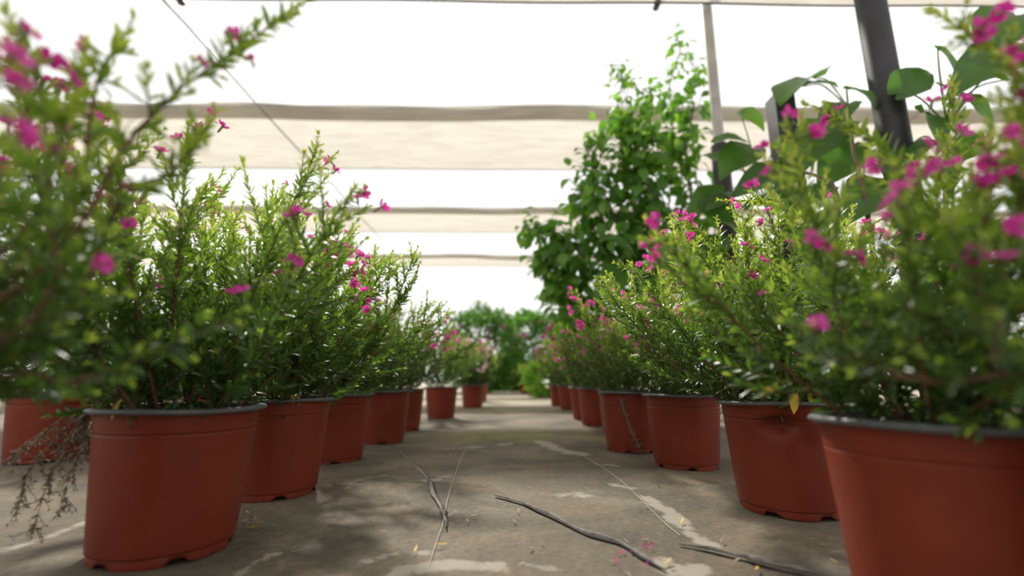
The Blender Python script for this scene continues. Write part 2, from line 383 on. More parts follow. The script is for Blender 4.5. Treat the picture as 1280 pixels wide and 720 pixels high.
# ------------------------------------------------------------------ shrub
def twig_leaves(fol, P, rng, Lmax, density, simple, tipgreen=1.0, hfun=None, lsc=1.0):
    """P: twig polyline, leaves in opposite pairs"""
    seg = np.linalg.norm(np.diff(P,axis=0),axis=1); cum = np.concatenate([[0],np.cumsum(seg)]); L = cum[-1]
    step = .0064*density; n = max(3, int(L/step)); s = np.linspace(.06*L, L, n)
    Q = np.stack([np.interp(s, cum, P[:,k]) for k in range(3)], -1); T = nrm(np.gradient(Q, axis=0)) if n > 1 else nrm(P[-1:]-P[:1])
    ref = nrm(np.cross(T, rng.normal(0,1,3)))
    alt = (np.arange(n)%2)[:,None]; S = nrm(np.where(alt==1, np.cross(T, ref), ref) + rng.normal(0,.25,(n,3)))
    f = s/L
    for sg in (1,-1):
        ang = rng.uniform(.6,1.15,n)*(1-.35*f)
        D = nrm(np.cos(ang)[:,None]*T + np.sin(ang)[:,None]*S*sg + [0,0,.05])
        Ln = Lmax*lsc*(1-.5*f**2)*rng.uniform(.6,1.12,n)
        h = hfun(Q) if hfun else .5
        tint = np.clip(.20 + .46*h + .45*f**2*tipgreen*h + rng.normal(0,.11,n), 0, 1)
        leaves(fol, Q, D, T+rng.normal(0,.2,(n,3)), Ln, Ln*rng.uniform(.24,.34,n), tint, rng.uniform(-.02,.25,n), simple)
    # tip rosette
    k = 4; D = nrm(T[-1]+rng.normal(0,.35,(k,3))); leaves(fol, np.repeat(Q[-1:],k,0), D, rng.normal(0,1,(k,3)), Lmax*.45*lsc, Lmax*.12*lsc, .85*tipgreen, .05, simple)

def curve_stem(p0, d0, L, up, rng, n=12, wob=.10):
    P = [np.array(p0,float)]; d = nrm(d0); st = L/(n-1)
    for i in range(n-1):
        d = nrm(d + up*np.array([0,0,1])*st*3 + rng.normal(0,wob,3)*.35)
        P.append(P[-1]+d*st)
    return np.array(P)

def shrub(root, rng, nstem=15, height=.46, lean=(0,0), nfl=40, simple=False, density=1.0, spread=1.0, custom=(), latstep=.021, flscale=1.0, yellow=3, flmesh=None, lmax=.026, maxz=99, clat=.6):
    fol = Acc(); cand = []; hz = .2+height
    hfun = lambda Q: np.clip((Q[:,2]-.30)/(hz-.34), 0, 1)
    paths = []
    for k in range(nstem):
        az = 2*math.pi*(k*.618+rng.uniform(-.06,.06)); rr = .075*math.sqrt((k+.5)/nstem)
        p0 = (rr*math.cos(az), rr*math.sin(az), .207)
        tilt = (.12 + .95*((k+.5)/nstem)**.8)*spread
        d = np.array([math.sin(tilt)*math.cos(az)+lean[0], math.sin(tilt)*math.sin(az)+lean[1], math.cos(tilt)])
        L = height*rng.uniform(.78,1.12)*(1+.12*math.sin(tilt))
        paths.append((curve_stem(p0, d, L, rng.uniform(.0,.8), rng, 12), 1))
    for c in custom:
        paths.append((smooth_line(c, 16, 1), 2))
    for si, (P, kind) in enumerate(paths):
        wood = Acc(); n = len(P)
        seg = np.linalg.norm(np.diff(P,axis=0),axis=1); cum = np.concatenate([[0],np.cumsum(seg)]); L = cum[-1]
        r0 = .0030 if kind==1 else .0026
        tube(wood, P, np.linspace(r0,.0007,n), 5)
        T = nrm(np.gradient(P, axis=0))
        s = .05 if kind==1 else L*.3; j = 0
        # leafy tip of the stem itself
        tipP = P[int(n*.55):]; twig_leaves(fol, tipP, rng, lmax*1.05, density, simple, 1.0, hfun)
        # older larger leaves low on the stem
        while s < L*.94:
            p = np.array([np.interp(s,cum,P[:,k]) for k in range(3)]); t = nrm(np.array([np.interp(s,cum,T[:,k]) for k in range(3)]))
            f = s/L; a = rng.uniform(0,6.28); u = nrm(np.cross(t,[.3,.2,1.0])); v = np.cross(t,u)
            side = u*math.cos(a)+v*math.sin(a)
            ln = (.055+.09*math.sin(math.pi*min(1,f*.95+.12)))*rng.uniform(.6,1.25)*(height/.46)*(clat if kind==2 else 1)
            ang = rng.uniform(.5,1.0)
            Q = curve_stem(p, t*math.cos(ang)+side*math.sin(ang), ln, rng.uniform(.5,2.5), rng, 6, .12)
            if Q[-1][2] < maxz and (Q[:,2] > .19).all():
                tube(wood, Q, np.linspace(.0013,.0005,6), 4, cap=False)
                twig_leaves(fol, Q, rng, lmax*(1.25-.4*f), density, simple, 1.0, hfun)
                if Q[-1][2] > .34: cand.append((Q[4]+rng.normal(0,.004,3), nrm(Q[-1]-Q[-3]), Q[-1]))
                cand.append((Q[-1], nrm(Q[-1]-Q[-2]), Q[-1])) if f > .45 and Q[-1][2] > .3 else None
            s += latstep*rng.uniform(.7,1.3)*(1.0 if kind==1 else .8); j += 1
        wood.build('stem', M['stem'], root)
    # broad older leaves near the rim
    n = int(420/density); az = rng.uniform(0,6.28,n); rr = rng.uniform(.01,.12,n)*spread; z = .212+.12*rng.random(n)**1.3
    Pp = np.stack([rr*np.cos(az), rr*np.sin(az), z], -1); D = np.stack([np.cos(az), np.sin(az), rng.uniform(-.5,.8,n)], -1)+rng.normal(0,.4,(n,3))
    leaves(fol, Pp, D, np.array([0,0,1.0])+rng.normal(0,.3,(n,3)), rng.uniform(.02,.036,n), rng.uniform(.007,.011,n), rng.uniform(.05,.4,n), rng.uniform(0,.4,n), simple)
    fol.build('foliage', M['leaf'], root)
    # flowers
    if cand and nfl:
        C = np.array([c[2] for c in cand]); w = np.clip(C[:,2]-.27,.02,None)**.9*np.linalg.norm(C-[0,.06,.30],axis=1)**2.5*np.exp(-C[:,1]/.10)
        idx = rng.choice(len(cand), min(int(nfl*.75)+1, len(cand)), replace=False, p=w/w.sum()); cnt = 0
        for i in idx:
            p, d, _ = cand[i]
            for c in range(rng.integers(1,3)):
                if cnt >= nfl: break
                q = p + rng.normal(0,.009,3) + nrm(p-np.array([0,0,.3]))*.008; dd = nrm(np.array(d)*.6+rng.normal(0,.6,3)+[0,0,.25])
                put_flower((flmesh or FL)[rng.integers(0,len(flmesh or FL))], q, dd, root, flscale*rng.uniform(.95,1.5), rng); cnt += 1
    for k in range(yellow):
        a = Acc(); az = rng.uniform(3.6,5.8); rr = rng.uniform(.10,.14)
        p = np.array([rr*math.cos(az), rr*math.sin(az), rng.uniform(.235,.31)])
        tube(a, [p*[.6,.6,1]+[0,0,.01], p], .0006, 4, .3)
        leaves(a, [p], [[math.cos(az)*.4, math.sin(az)*.4, rng.uniform(-1,.2)]], [[math.cos(az), math.sin(az), .5]], rng.uniform(.022,.034), .011, rng.uniform(.2,1), .2)
        o = a.build('yellow_leaf', M['yellow_leaf'], root); o['label'] = 'yellowed old leaf'

def potted(px_base, x_rim, rng, label, cat='potted plant', group=None, dent=False, hi=True, name='potted_shrub', xy=None, **kw):
    if xy is None:
        g = ground(640, px_base); y = g[1] + RB
        x = (x_rim-640)/F*((y*cP)+(PH-CH)*sP)
    else: x, y = xy
    root = empty(name, (x, y, .001)); tag(root, label, cat, group)
    a, b = pot_mesh(rng, dent, hi); p = a.build('pot', [M['pot'], M['rim']], root); b.build('rim', M['rim'], p)
    soil_acc(rng).build('soil', M['soil'], root)
    return root, x, y
def loc(P, x, y): return [tuple(np.array(p)-np.array([x,y,.001])) for p in P]

GL = 'flowering shrubs in the left row beside the aisle'; GR = 'flowering shrubs in the right row beside the aisle'
# ---- left row
R_ = lambda s: np.random.default_rng(s)
rng = R_(1)
x, y = -.60, .36
root, x, y = potted(0,0,rng,'blurred magenta-flowered shrub closest to the camera at upper left', group=GL, xy=(x,y))
cus = [[(x+.03,y,.21), at(60,330,.40), at(150,190,.42), at(215,120,.43), at(255,90,.44), at(300,58,.45), at(345,28,.455), at(382,0,.46)],
       [(x+.02,y,.21), at(40,400,.38), at(60,250,.38), at(55,130,.38), at(30,70,.37), at(8,18,.37)],
       [(x+.03,y,.21), at(70,300,.42), at(110,160,.42), at(125,90,.42), at(155,45,.42), at(165,25,.42)],
       [(x+.03,y,.21), at(60,420,.44), at(150,250,.44), at(215,215,.44), at(255,160,.44), at(268,140,.44)],
       [(x+.04,y,.21), at(0,470,.42), at(90,478,.43), at(180,445,.44), at(240,420,.45), at(300,388,.46)],
       [(x+.03,y,.21), at(20,300,.40), at(60,190,.40), at(90,130,.40), at(105,60,.40)]]
shrub(root, rng, 11, .34, (.0,.02), 42, clat=.42, custom=[loc(c,x,y) for c in cus], yellow=2)
specs_L = [
 (717, 229, 2,  'magenta-flowered shrub in the largest whole terracotta pot of the left row', dict(nstem=20,height=.47,nfl=98,yellow=3,lean=(-.06,0))),
 (629, 352, 3,  'magenta-flowered shrub in second terracotta pot of the left row with tall pointed shoots', dict(nstem=19,height=.50,nfl=98,yellow=2,lean=(.0,0))),
 (582, 421, 4,  'bushy pink-flowered shrub in third visible terracotta pot of left row, yellow leaf at its rim', dict(nstem=16,height=.47,nfl=60,yellow=2)),
 (556, 480, 5,  'pink-flowered shrub in fourth visible terracotta pot of the left row', dict(nstem=14,height=.45,nfl=55,yellow=0)),
 (540, 504, 6,  'shrub whose narrow strip of pot shows fifth along the left row', dict(nstem=13,height=.45,nfl=50,yellow=0)),
 (524, 552, 7,  'blurred shrub in sixth pot of the left row, whole pot showing at the aisle edge', dict(nstem=13,height=.47,nfl=55,yellow=0)),
]
placed = []
for i, (pb, xr, sd, lab, kw) in enumerate(specs_L):
    rng = R_(sd); far = i >= 3
    root, x, y = potted(pb, xr, rng, lab, group=GL, hi=not far); placed.append((x,y))
    if i == 0:
        kw['custom'] = [loc([(x+.03,y,.21), at(215,430,y-.05), at(225,340,y-.05), at(238,270,y-.05), at(262,222,y-.05)],x,y)]
    if i == 1:
        kw['custom'] = [loc([(x,y,.21), at(330,440,y), at(322,390,y), at(338,310,y), at(358,265,y), at(371,228,y)],x,y), loc([(x+.02,y,.21), at(370,450,y-.05), at(395,380,y-.05), at(430,315,y-.05), at(441,282,y-.05)],x,y)]
    if far: kw.update(simple=True, density=1.35, latstep=.028, lmax=.031, flscale=1.25, nfl=96)
    shrub(root, rng, **kw)
    if i == 0: L1 = root
    print('L', i, round(x,3), round(y,3))
# ---- right row
rng = R_(21)
x, y = .60, .33
root, x, y = potted(0,0,rng,'blurred magenta-flowered shrub closest to the camera at the right edge', group=GR, xy=(x,y))
cus = [[(x-.03,y,.21), at(1300,300,.40), at(1290,160,.42), at(1262,90,.43), at(1215,45,.44), at(1165,14,.45)],
       [(x-.03,y,.21), at(1330,250,.40), at(1320,150,.40), at(1290,110,.40), at(1250,70,.40)],
       [(x-.04,y,.21), at(1270,480,.36), at(1250,400,.37), at(1200,330,.38), at(1190,270,.40)],
       [(x-.03,y,.21), at(1260,350,.42), at(1240,240,.42), at(1235,160,.43)]]
shrub(root, rng, 8, .28, (.05,.02), 60, custom=[loc(c,x,y) for c in cus], yellow=2)
specs_R = [
 (None, None, 22, 'magenta-flowered shrub in largest terracotta pot, cut off by the right edge', dict(nstem=18,height=.36,nfl=95,yellow=2,lean=(.10,0),spread=.85,clat=.45)),
 (653, 973, 23, 'magenta-flowered shrub in dented terracotta pot of the right row', dict(nstem=18,height=.45,nfl=85,yellow=3,lean=(-.10,.0))),
 (590, 852, 24, 'pink-flowered shrub in undented pot just behind the dented one', dict(nstem=17,height=.42,nfl=98,yellow=1,lean=(-.06,0))),
 (567, 787, 25, 'pink-flowered shrub in fourth visible pot of the right row, dry stalk against it', dict(nstem=14,height=.42,nfl=55,yellow=0)),
 (545, 776, 26, 'shrub whose pot shows only as a thin strip fifth along the right row', dict(nstem=12,height=.42,nfl=40,yellow=0)),
 (533, 746, 27, 'blurred pink-flowered shrub in sixth pot of the right row', dict(nstem=12,height=.43,nfl=50,yellow=0)),
 (526, 733, 28, 'shrub whose partly hidden pot stands seventh along the right row', dict(nstem=12,height=.45,nfl=50,yellow=0)),
 (513, 713, 29, 'distant pinkish shrub in second to last pot of the right row', dict(nstem=12,height=.48,nfl=55,yellow=0)),
 (508, 700, 30, 'distant pinkish shrub in last pot of the right row', dict(nstem=12,height=.50,nfl=55,yellow=0)),
]
for i, (pb, xr, sd, lab, kw) in enumerate(specs_R):
    rng = R_(sd); far = i >= 3
    root, x, y = potted(pb, xr, rng, lab, group=GR, dent=(i==1), hi=not far, xy=(.528,.60) if i == 0 else None)
    if i == 0:
        kw['custom'] = [loc([(x-.03,y,.21), at(1280,470,y-.20), at(1180,480,y-.20), at(1090,455,y-.19), at(1030,420,y-.19), at(985,402,y-.18)],x,y),
                        loc([(x,y,.21), at(1220,400,y-.05), at(1180,280,y-.03), at(1120,200,y-.02), at(1065,155,y), at(1008,130,y)],x,y),
                        loc([(x,y,.21), at(1200,400,y-.03), at(1190,280,y), at(1195,180,y), at(1190,100,y)],x,y),
                        loc([(x-.03,y,.21), at(1240,440,y-.15), at(1190,410,y-.18), at(1140,390,y-.2), at(1105,375,y-.2)],x,y)]
    if i == 1:
        kw['custom'] = [loc([(x-.02,y,.21), at(930,430,y-.05), at(890,340,y-.06), at(850,295,y-.06), at(815,300,y-.05)],x,y),
                        loc([(x-.02,y,.21), at(960,400,y-.05), at(920,330,y-.08), at(880,295,y-.08), at(838,272,y-.08)],x,y),
                        loc([(x+.0,y,.21), at(1040,470,y-.06), at(990,470,y-.10), at(930,445,y-.12), at(885,405,y-.12)],x,y),
                        loc([(x+.02,y,.21), at(1060,370,y), at(1030,290,y), at(960,255,y-.05), at(900,250,y-.05)],x,y)]
    if far: kw.update(simple=True, density=1.35, latstep=.028, lmax=.031, flscale=1.25, nfl=96)
    shrub(root, rng, **kw)
    if i == 1: R2 = (root, x, y)
    if i == 3: R4 = (root, x, y)
    print('R', i, round(x,3), round(y,3))

# dried sprig hanging at the left front pot
def dried_sprig(root, rng):
    a = Acc(); x0, y0 = root.location.x, root.location.y
    def T(px,py,dy=0): return np.array(at(px,py,y0-.07+dy))-np.array([x0,y0,.001])
    main = [[T(150,492,.05),T(120,505),T(105,520),T(85,545),T(70,572),T(60,600)],
            [T(140,494,.05),T(112,512),T(98,530),T(84,556),T(66,590),T(48,640),T(44,660)],
            [T(130,497,.05),T(95,512),T(60,535),T(30,556),T(18,568)],
            [T(135,496,.05),T(118,520,.0),T(110,545),T(95,575),T(85,600),T(80,632)],
            [T(105,520),T(80,535),T(50,570),T(30,600),T(24,632)],
            [T(98,530),T(108,548),T(122,560)]]
    for m in main:
        P = smooth_line(m, 14); tube(a, P, np.linspace(.0012,.0005,14), 4, .5)
        for s in range(3,14):
            for q in range(3):
                d = nrm(np.array([rng.normal(0,.6), rng.normal(0,.4), -1+rng.normal(0,.4)])); L = rng.uniform(.008,.028)
                Q = np.stack([P[s]+d*L*u+np.array([0,0,-.15*L*u*u]) for u in (0,.5,1)])
                tube(a, Q, .0005, 3, rng.uniform(.2,.8), cap=False)
                n = 9; k = rng.integers(0,3,n)
                leaves(a, Q[k], nrm(d+rng.normal(0,.5,(n,3))), rng.normal(0,1,(n,3)), rng.uniform(.005,.011,n), rng.uniform(.0015,.0028,n), rng.uniform(0,1,n), .3, True)
    o = a.build('dried_sprig', M['dry'], root); o['label'] = 'grey brown withered sprig drooping over the left side of the rim'
dried_sprig(L1, R_(50))
# yellow leaf on its own shoot over the dented pot's rim
root, x, y = R2
for (px,py,qx,qy,L) in ((992,486,993,518,.05),(972,478,950,497,.045)):
    a = Acc(); p = np.array(at(px,py,y-.15))-[x,y,.001]; q = np.array(at(qx,qy,y-.16))-[x,y,.001]
    tube(a, [p+[.02,.06,.02], p], .0008, 4, .3); leaves(a, [p], [q-p], [[-.2,-1,.2]], np.linalg.norm(q-p), .020, .75, .05)
    o = a.build('yellow_leaf', M['yellow_leaf'], root); o['label'] = 'long golden yellow leaf hanging over the rim'
root, x, y = R4
a = Acc(); P = smooth_line([np.array(at(*q))-[x,y,.001] for q in ((776,500,y-.13),(783,522,y-.13),(792,545,y-.14),(800,562,y-.13))], 12); tube(a, P, .0035, 5, .3)
rg = R_(3); n = 50; k = rg.integers(0,12,n); leaves(a, P[k], rg.normal(0,1,(n,3)), rg.normal(0,1,(n,3)), .02, .004, rg.uniform(0,.7,n), .3, True)
o = a.build('dried_sprig', M['dry'], root); o['label'] = 'withered brown stalk hanging down the pot side'

# ---- outer left pots and far ones
rng = R_(60)
def outer(xy, sd, lab, kw, grp):
    rng = R_(sd); root, x, y = potted(0,0,rng,lab,group=grp,hi=False,xy=xy)
    k = dict(nstem=13,height=.42,nfl=22,yellow=0,simple=True,density=1.35,latstep=.036,lmax=.031); k.update(kw); shrub(root, rng, **k)
    return root
GO = 'shrubs standing behind the left row'
outer((-1.73,1.80), 61, 'shrub in terracotta pot standing alone behind the front left pot, at the left edge', {}, GO)
outer((-1.42,2.25), 62, 'shrub behind the left row, its pot glimpsed past the front left shrub', {}, GO)
outer((-1.55,3.1), 63, 'shrub farther behind the left row, mostly screened by foliage', {}, GO)
# round-flowered distant plants
GF = 'distant flowering plants at the end of the aisle'
outer((-.43,5.2), 64, 'distant plant with pale pink and white blooms at the end of left row', dict(nfl=34, flmesh=FL2, flscale=1.4, height=.50, lmax=.05), GF)
outer((-.46,6.6), 65, 'small distant pot just behind the pale pink and white blooms', dict(nfl=10, flmesh=FL2, lmax=.05), GF)
outer((.42,9.3), 66, 'tiny distant red pot with light green foliage, right of the aisle end', dict(nfl=5, flmesh=FL2, lmax=.05), GF)
outer((.30,10.5), 67, 'farthest tiny red pot right of the aisle end', dict(nfl=6, flmesh=FL2, lmax=.05), GF)

# ------------------------------------------------------------------ distant bushes
def bush(cx, cy, r, h, seed, label, name='distant_shrub', tint=.4, flm=None, nf=0, base=.0, leaf=.16, n=4800):
    rng = R_(seed); root = empty(name, (cx,cy,0)); tag(root, label, 'shrub', 'distant shrubs at the end of the nursery')
    for k in range(5):
        w = Acc(); az = k*1.256; P = curve_stem((.05*math.cos(az),.05*math.sin(az),-.01),(math.cos(az)*.35,math.sin(az)*.35,1),h*.7,.3,rng,8); tube(w,P,np.linspace(.02,.006,8),5)
        w.build('stem', M['trunk'], root)
    d = nrm(rng.normal(0,1,(n,3))); rad = rng.uniform(.5,1.0,n)**.5
    lump = 1+.18*np.sin(d[:,0]*5+seed)*np.cos(d[:,2]*6+d[:,1]*4)
    P = d*rad[:,None]*lump[:,None]*[r,r,(h-base)/2] + [0,0,base+(h-base)/2]
    P[:,2] = np.maximum(P[:,2], .03)
    a = Acc(); leaves(a, P, d+rng.normal(0,.6,(n,3)), np.array([0,0,1.])+rng.normal(0,.5,(n,3)), rng.uniform(.6,1.2,n)*leaf, rng.uniform(.3,.5,n)*leaf, np.clip(tint+rng.normal(0,.15,n),0,1), .2, True)
    a.build('foliage', M['vine_leaf'], root)
    for k in range(nf):
        q = nrm(rng.normal(0,1,3)); q[1] = -abs(q[1]); q[2] = abs(q[2])*.8
        put_flower(flm[k%len(flm)], q*[r,r,(h-base)/2]+np.array([0,0,base+(h-base)/2]), q, root, rng.uniform(1.5,3.0), rng)
bush(-.75,11.5,.95,2.05, 71, 'dark green rounded distant shrub left of the aisle end, against the sky', tint=.15, flm=[FL3[1]], nf=12)
bush(.55,13.2,.9,2.2, 72, 'mid green distant shrub rising behind the very end of the aisle', tint=.3, flm=[FL3[1]], nf=10, base=.5)
bush(1.5,9.5,.7,1.55, 73, 'light green distant shrub with purple and pink blooms, right of aisle end', tint=.6, flm=FL3, nf=14)
bush(-.1,14.0,.7,.75, 74, 'low light green shrub at the far end of the aisle', tint=.75)
bush(.62,8.2,.35,.62, 75, 'low bright green shrub just past the last right-row pots', tint=.85, n=900)
bush(-3.3,10.0,1.0,1.5, 76, 'distant green shrub hidden behind the left row', tint=.4)
bush(4.3,7.4,1.3,2.0, 77, 'distant green shrub behind the leafy vine', tint=.4, n=3500)
bush(-5.6,7.5,1.2,1.2, 78, 'distant green shrub far beyond the left edge pots', tint=.4)

# ------------------------------------------------------------------ climbers
def heart(acc, P, D, Nn, L, W, tint, rng):
    """broad pointed leaf with a folded midrib and notch at the stalk, 7 stations x 5"""
    st = [(-.10,.30,.0),(.02,.62,.02),(.2,.92,.03),(.42,1.0,.0),(.64,.78,-.04),(.84,.40,-.10),(1,.02,-.18)]
    P = np.asarray(P,float); D = nrm(D); Nn = nrm(Nn - (Nn@D)*D); S = np.cross(Nn, D); V = []
    cv = rng.uniform(.05,.35)
    for i,(u,w,h) in enumerate(st):
        for v in (-1,-.5,0,.5,1):
            uu = u if not (i < 2 and v == 0) else .05+u*.2
            wav = .04*math.sin(i*2.1+v*3+tint*20)*abs(v)
            V.append(P + D*uu*L + S*v*w*W*.5 + Nn*((abs(v)*.12*w*W + wav*W) + (h-cv*max(u,0)**2*.6)*L))
    acc.add(V, [grid_faces(7,5)], tint)

def build_vine():
    rng = R_(80); root = empty('climbing_vine', tuple(np.array([1.22,3.6,0]))); tag(root, 'tall loose leafy green vine climbing toward the shade nets behind the right row', 'vine')
    x0, y0 = 1.22, 3.6
    fol = Acc()
    arms = []
    def A(*pts): arms.append([np.array(at(*p))-[x0,y0,0] for p in pts])
    base = lambda dx=0, dy=0: (820+dx, 478, 3.6+dy)
    A((790,478,3.6),(800,380,3.6),(795,280,3.6),(785,200,3.5),(775,130,3.5),(768,85,3.5))
    A((830,478,3.6),(840,380,3.6),(835,280,3.6),(845,190,3.6),(840,110,3.6),(842,45,3.6))
    A((860,478,3.6),(860,380,3.6),(865,280,3.5),(862,190,3.5),(868,120,3.6),(862,80,3.6))
    A((780,478,3.7),(760,400,3.6),(740,330,3.5),(715,300,3.4),(680,288,3.4),(655,286,3.4))
    A((770,478,3.7),(750,420,3.7),(715,370,3.6),(690,335,3.6),(670,322,3.5))
    A((800,478,3.5),(790,350,3.4),(765,260,3.4),(745,210,3.4),(738,165,3.4))
    A((840,478,3.5),(830,350,3.5),(800,250,3.4),(815,160,3.4),(800,110,3.4))
    A((760,478,3.8),(745,440,3.8),(725,400,3.8),(712,370,3.8),(700,355,3.8))
    A((880,478,3.7),(890,380,3.7),(895,300,3.7),(890,240,3.7))
    A((770,478,3.9),(780,330,3.8),(755,300,3.7),(735,260,3.6),(720,240,3.6))
    A((790,478,3.4),(820,330,3.3),(810,220,3.3),(790,170,3.3),(770,150,3.3))
    for P in arms:
        P = smooth_line(P, 40, 3, .02); P[0][2] = -.01
        w = Acc(); tube(w, P, np.linspace(.012,.003,40), 5); w.build('stem', M['trunk'], root)
        for s in range(6, 40):
            for q in range(8 if s < 30 else 6):
                d = nrm(rng.normal(0,1,3)+[0,-.1,-.1]); off = rng.uniform(.04,.20)
                if s > 32: off *= .5
                p = P[s] + d*off + rng.normal(0,.02,3)
                if rng.random() < .5: tube(fol, [P[s], P[s]+d*off*.5+[0,0,.02], p], .002, 3, .2, 0, False)
                L = rng.uniform(.06,.125)*(1 if s<32 else .7)
                heart(fol, p, d+np.array([0,0,-.5])+rng.normal(0,.3,3), np.array([0,-.5,1.])+rng.normal(0,.4,3), L, L*rng.uniform(.6,.85), float(np.clip(rng.normal(.30+.35*s/40,.18),0,1)), rng)
    fol.build('foliage', M['vine_leaf'], root)
build_vine()

def build_big_climber():
    rng = R_(90); x0, y0 = 1.5, 1.95; root = empty('broad_leaf_climber', (x0,y0,0)); tag(root, 'climber with very large pointed leaves around the dark posts', 'climbing plant')
    L0 = lambda p: np.array(p)-[x0,y0,0]
    # stems up the posts
    stems = [[(1.47,1.82,-.01),(1.44,1.84,.5),(1.50,1.83,.9),(1.47,1.86,1.2),(1.52,1.9,1.5)],
             [(1.40,1.9,-.01),(1.43,1.85,.4),(1.38,1.9,.8),(1.42,1.95,1.15),(1.25,2.1,1.3)],
             [(1.45,2.4,-.01),(1.40,2.38,.4),(1.44,2.4,.8),(1.38,2.4,1.25)],
             [(1.6,1.7,-.01),(1.65,1.7,.5),(1.7,1.75,.9),(1.85,1.8,1.35)],
             [(1.3,2.6,-.01),(1.2,2.6,.4),(1.05,2.7,.8),(.95,2.7,1.0)]]
    SP = []
    for s in stems:
        P = smooth_line([L0(p) for p in s], 24, 2, .01); SP.append(P); w = Acc(); tube(w, P, np.linspace(.014,.006,24), 6); w.build('stem', M['trunk'], root)
    allp = np.concatenate(SP)
    # leaves: (px,py base) -> (px,py tip), distance, relative width, tint
    LV = [((1120,118),(1168,78),1.85,1.0,.35),((1172,62),(1215,108),1.8,.8,.45),((1290,62),(1205,78),1.75,.6,.3),((1060,112),(1105,120),1.9,.8,.2),
          ((1005,108),(1048,95),2.3,.9,.35),((1018,98),(972,112),2.3,.9,.45),((1255,100),(1210,85),1.75,.8,.6),
          ((893,178),(935,165),2.5,1.0,.5),((940,185),(902,212),2.5,.9,.35),((1000,160),(1035,215),2.3,.6,.3),((1045,155),(1005,190),2.1,.8,.35),((1065,180),(1030,225),2.1,.9,.4),
          ((990,215),(915,232),2.3,.9,.2),((968,185),(1000,178),2.3,.9,.75),((1000,178),(975,205),2.3,.7,.8),
          ((905,240),(860,262),2.7,.9,.5),((880,250),(920,275),2.7,.9,.3),((1040,235),(985,262),2.0,.7,.25),((930,262),(985,240),2.3,.8,.3),
          ((870,300),(800,328),2.9,.5,.8),((880,285),(835,270),2.8,.8,.6),((850,340),(895,330),2.9,.8,.4),((905,300),(865,330),2.8,.9,.3),((940,300),(905,270),2.5,.9,.35),
          ((1110,230),(1068,250),1.9,.8,.3),((1090,200),(1125,240),1.9,.9,.2),((1140,180),(1110,215),1.9,.9,.3),((1040,270),(1010,300),2.0,.9,.3),((1000,290),(960,300),2.2,.9,.4),
          ((1150,140),(1195,175),1.8,.9,.3),((1200,120),(1250,150),1.8,.9,.3),((1230,170),(1190,200),1.8,.9,.35),((780,340),(745,365),3.2,.8,.5),((820,350),(790,385),3.0,.8,.35),((760,300),(800,310),3.1,.8,.4),
          ((1270,20),(1240,50),1.8,.8,.4),((1160,200),(1200,235),1.8,1,.2),((1060,130),(1030,150),1.95,.8,.3),
          ((925,140),(958,150),2.4,.8,.7),((910,205),(880,185),2.6,.9,.4),((970,235),(1010,275),2.2,.9,.2)]
    for i, (b, t, d, wr, tint) in enumerate(LV):
        B = L0(at(*b, d)); Tp = L0(at(*t, d - .05 + .1*math.sin(i*2.3))); L = np.linalg.norm(Tp-B)
        a = Acc(); k = np.argmin(np.linalg.norm(allp-B+[0,0,.15], axis=1)); S = allp[k]
        mid = (S+B)/2 + [0,0,.06]
        tube(a, smooth_line([S, mid, B], 10), np.linspace(.0045,.0025,10), 5, .7)
        nn = np.array([rng.normal(0,.35), -.75+rng.normal(0,.3), .8])
        heart(a, B, Tp-B, nn, L, L*wr*.85, tint, rng)
        a.build('leaf', M['leaf_big'], root)
build_big_climber()

# ------------------------------------------------------------------ posts
def box_post(name, x, y, w, h, m, root=None, bev=.006, z0=0):
    import bmesh
    bm = bmesh.new(); bmesh.ops.create_cube(bm, size=1)
    for v in bm.verts: v.co = Vector((v.co.x*w, v.co.y*w, z0+(v.co.z+.5)*h))
    bmesh.ops.bevel(bm, geom=[e for e in bm.edges], offset=bev, segments=2, affect='EDGES')
    me = bpy.data.meshes.new(name); bm.to_mesh(me); bm.free(); me.materials.append(m)
    o = bpy.data.objects.new(name, me); COL.objects.link(o); o.location = (x,y,0) if root is None else (0,0,0)
    if root: o.parent = root
    return o
def cyl_post(name, r, h, m, root, z0=0, sides=24):
    a = Acc(); tube(a, [(0,0,z0),(0,0,z0+.01),(0,0,z0+h-.01),(0,0,z0+h)], [r,r,r,r*.98], sides, .5); return a.build(name, m, root, True)
NETZ = CH + 2.7
p = at(1085,0,1.95)
r = empty('support_post', (p[0]+.01,1.95,0)); tag(r, 'tallest thick black post rising out of the top of the frame', 'post', 'posts behind the right row')
cyl_post('shaft', .062, NETZ-.12, M['dark_post'], r); 
a = Acc(); tube(a, [(0,0,.0),(0,0,.03)], .085, 20); a.build('footing', M['rim'], r)
p = at(974,122,2.45)
r = empty('support_post', (p[0],2.45,0)); tag(r, 'short black post ending below the nets, between the grey pipe and tallest post', 'post', 'posts behind the right row')
box_post('shaft', 0,0,.115, p[2], M['dark_post'], r)
p = at(882,0,2.95)
r = empty('support_post', (p[0],2.95,0)); tag(r, 'slim pale grey metal pipe post with a black sleeve round its lower part', 'post', 'posts behind the right row')
ph = at(905,182,2.95)[2]
cyl_post('pipe', .036, NETZ+.3, M['grey_pipe'], r); s = cyl_post('sleeve', .058, ph, M['dark_post'], r); s['label']='black lower sleeve'
p = at(815,245,4.1)
r = empty('support_post', (p[0],4.1,0)); tag(r, 'black post glimpsed through the leafy vine', 'post', 'posts behind the right row')
cyl_post('shaft', .055, at(815,235,4.1)[2], M['dark_post'], r)

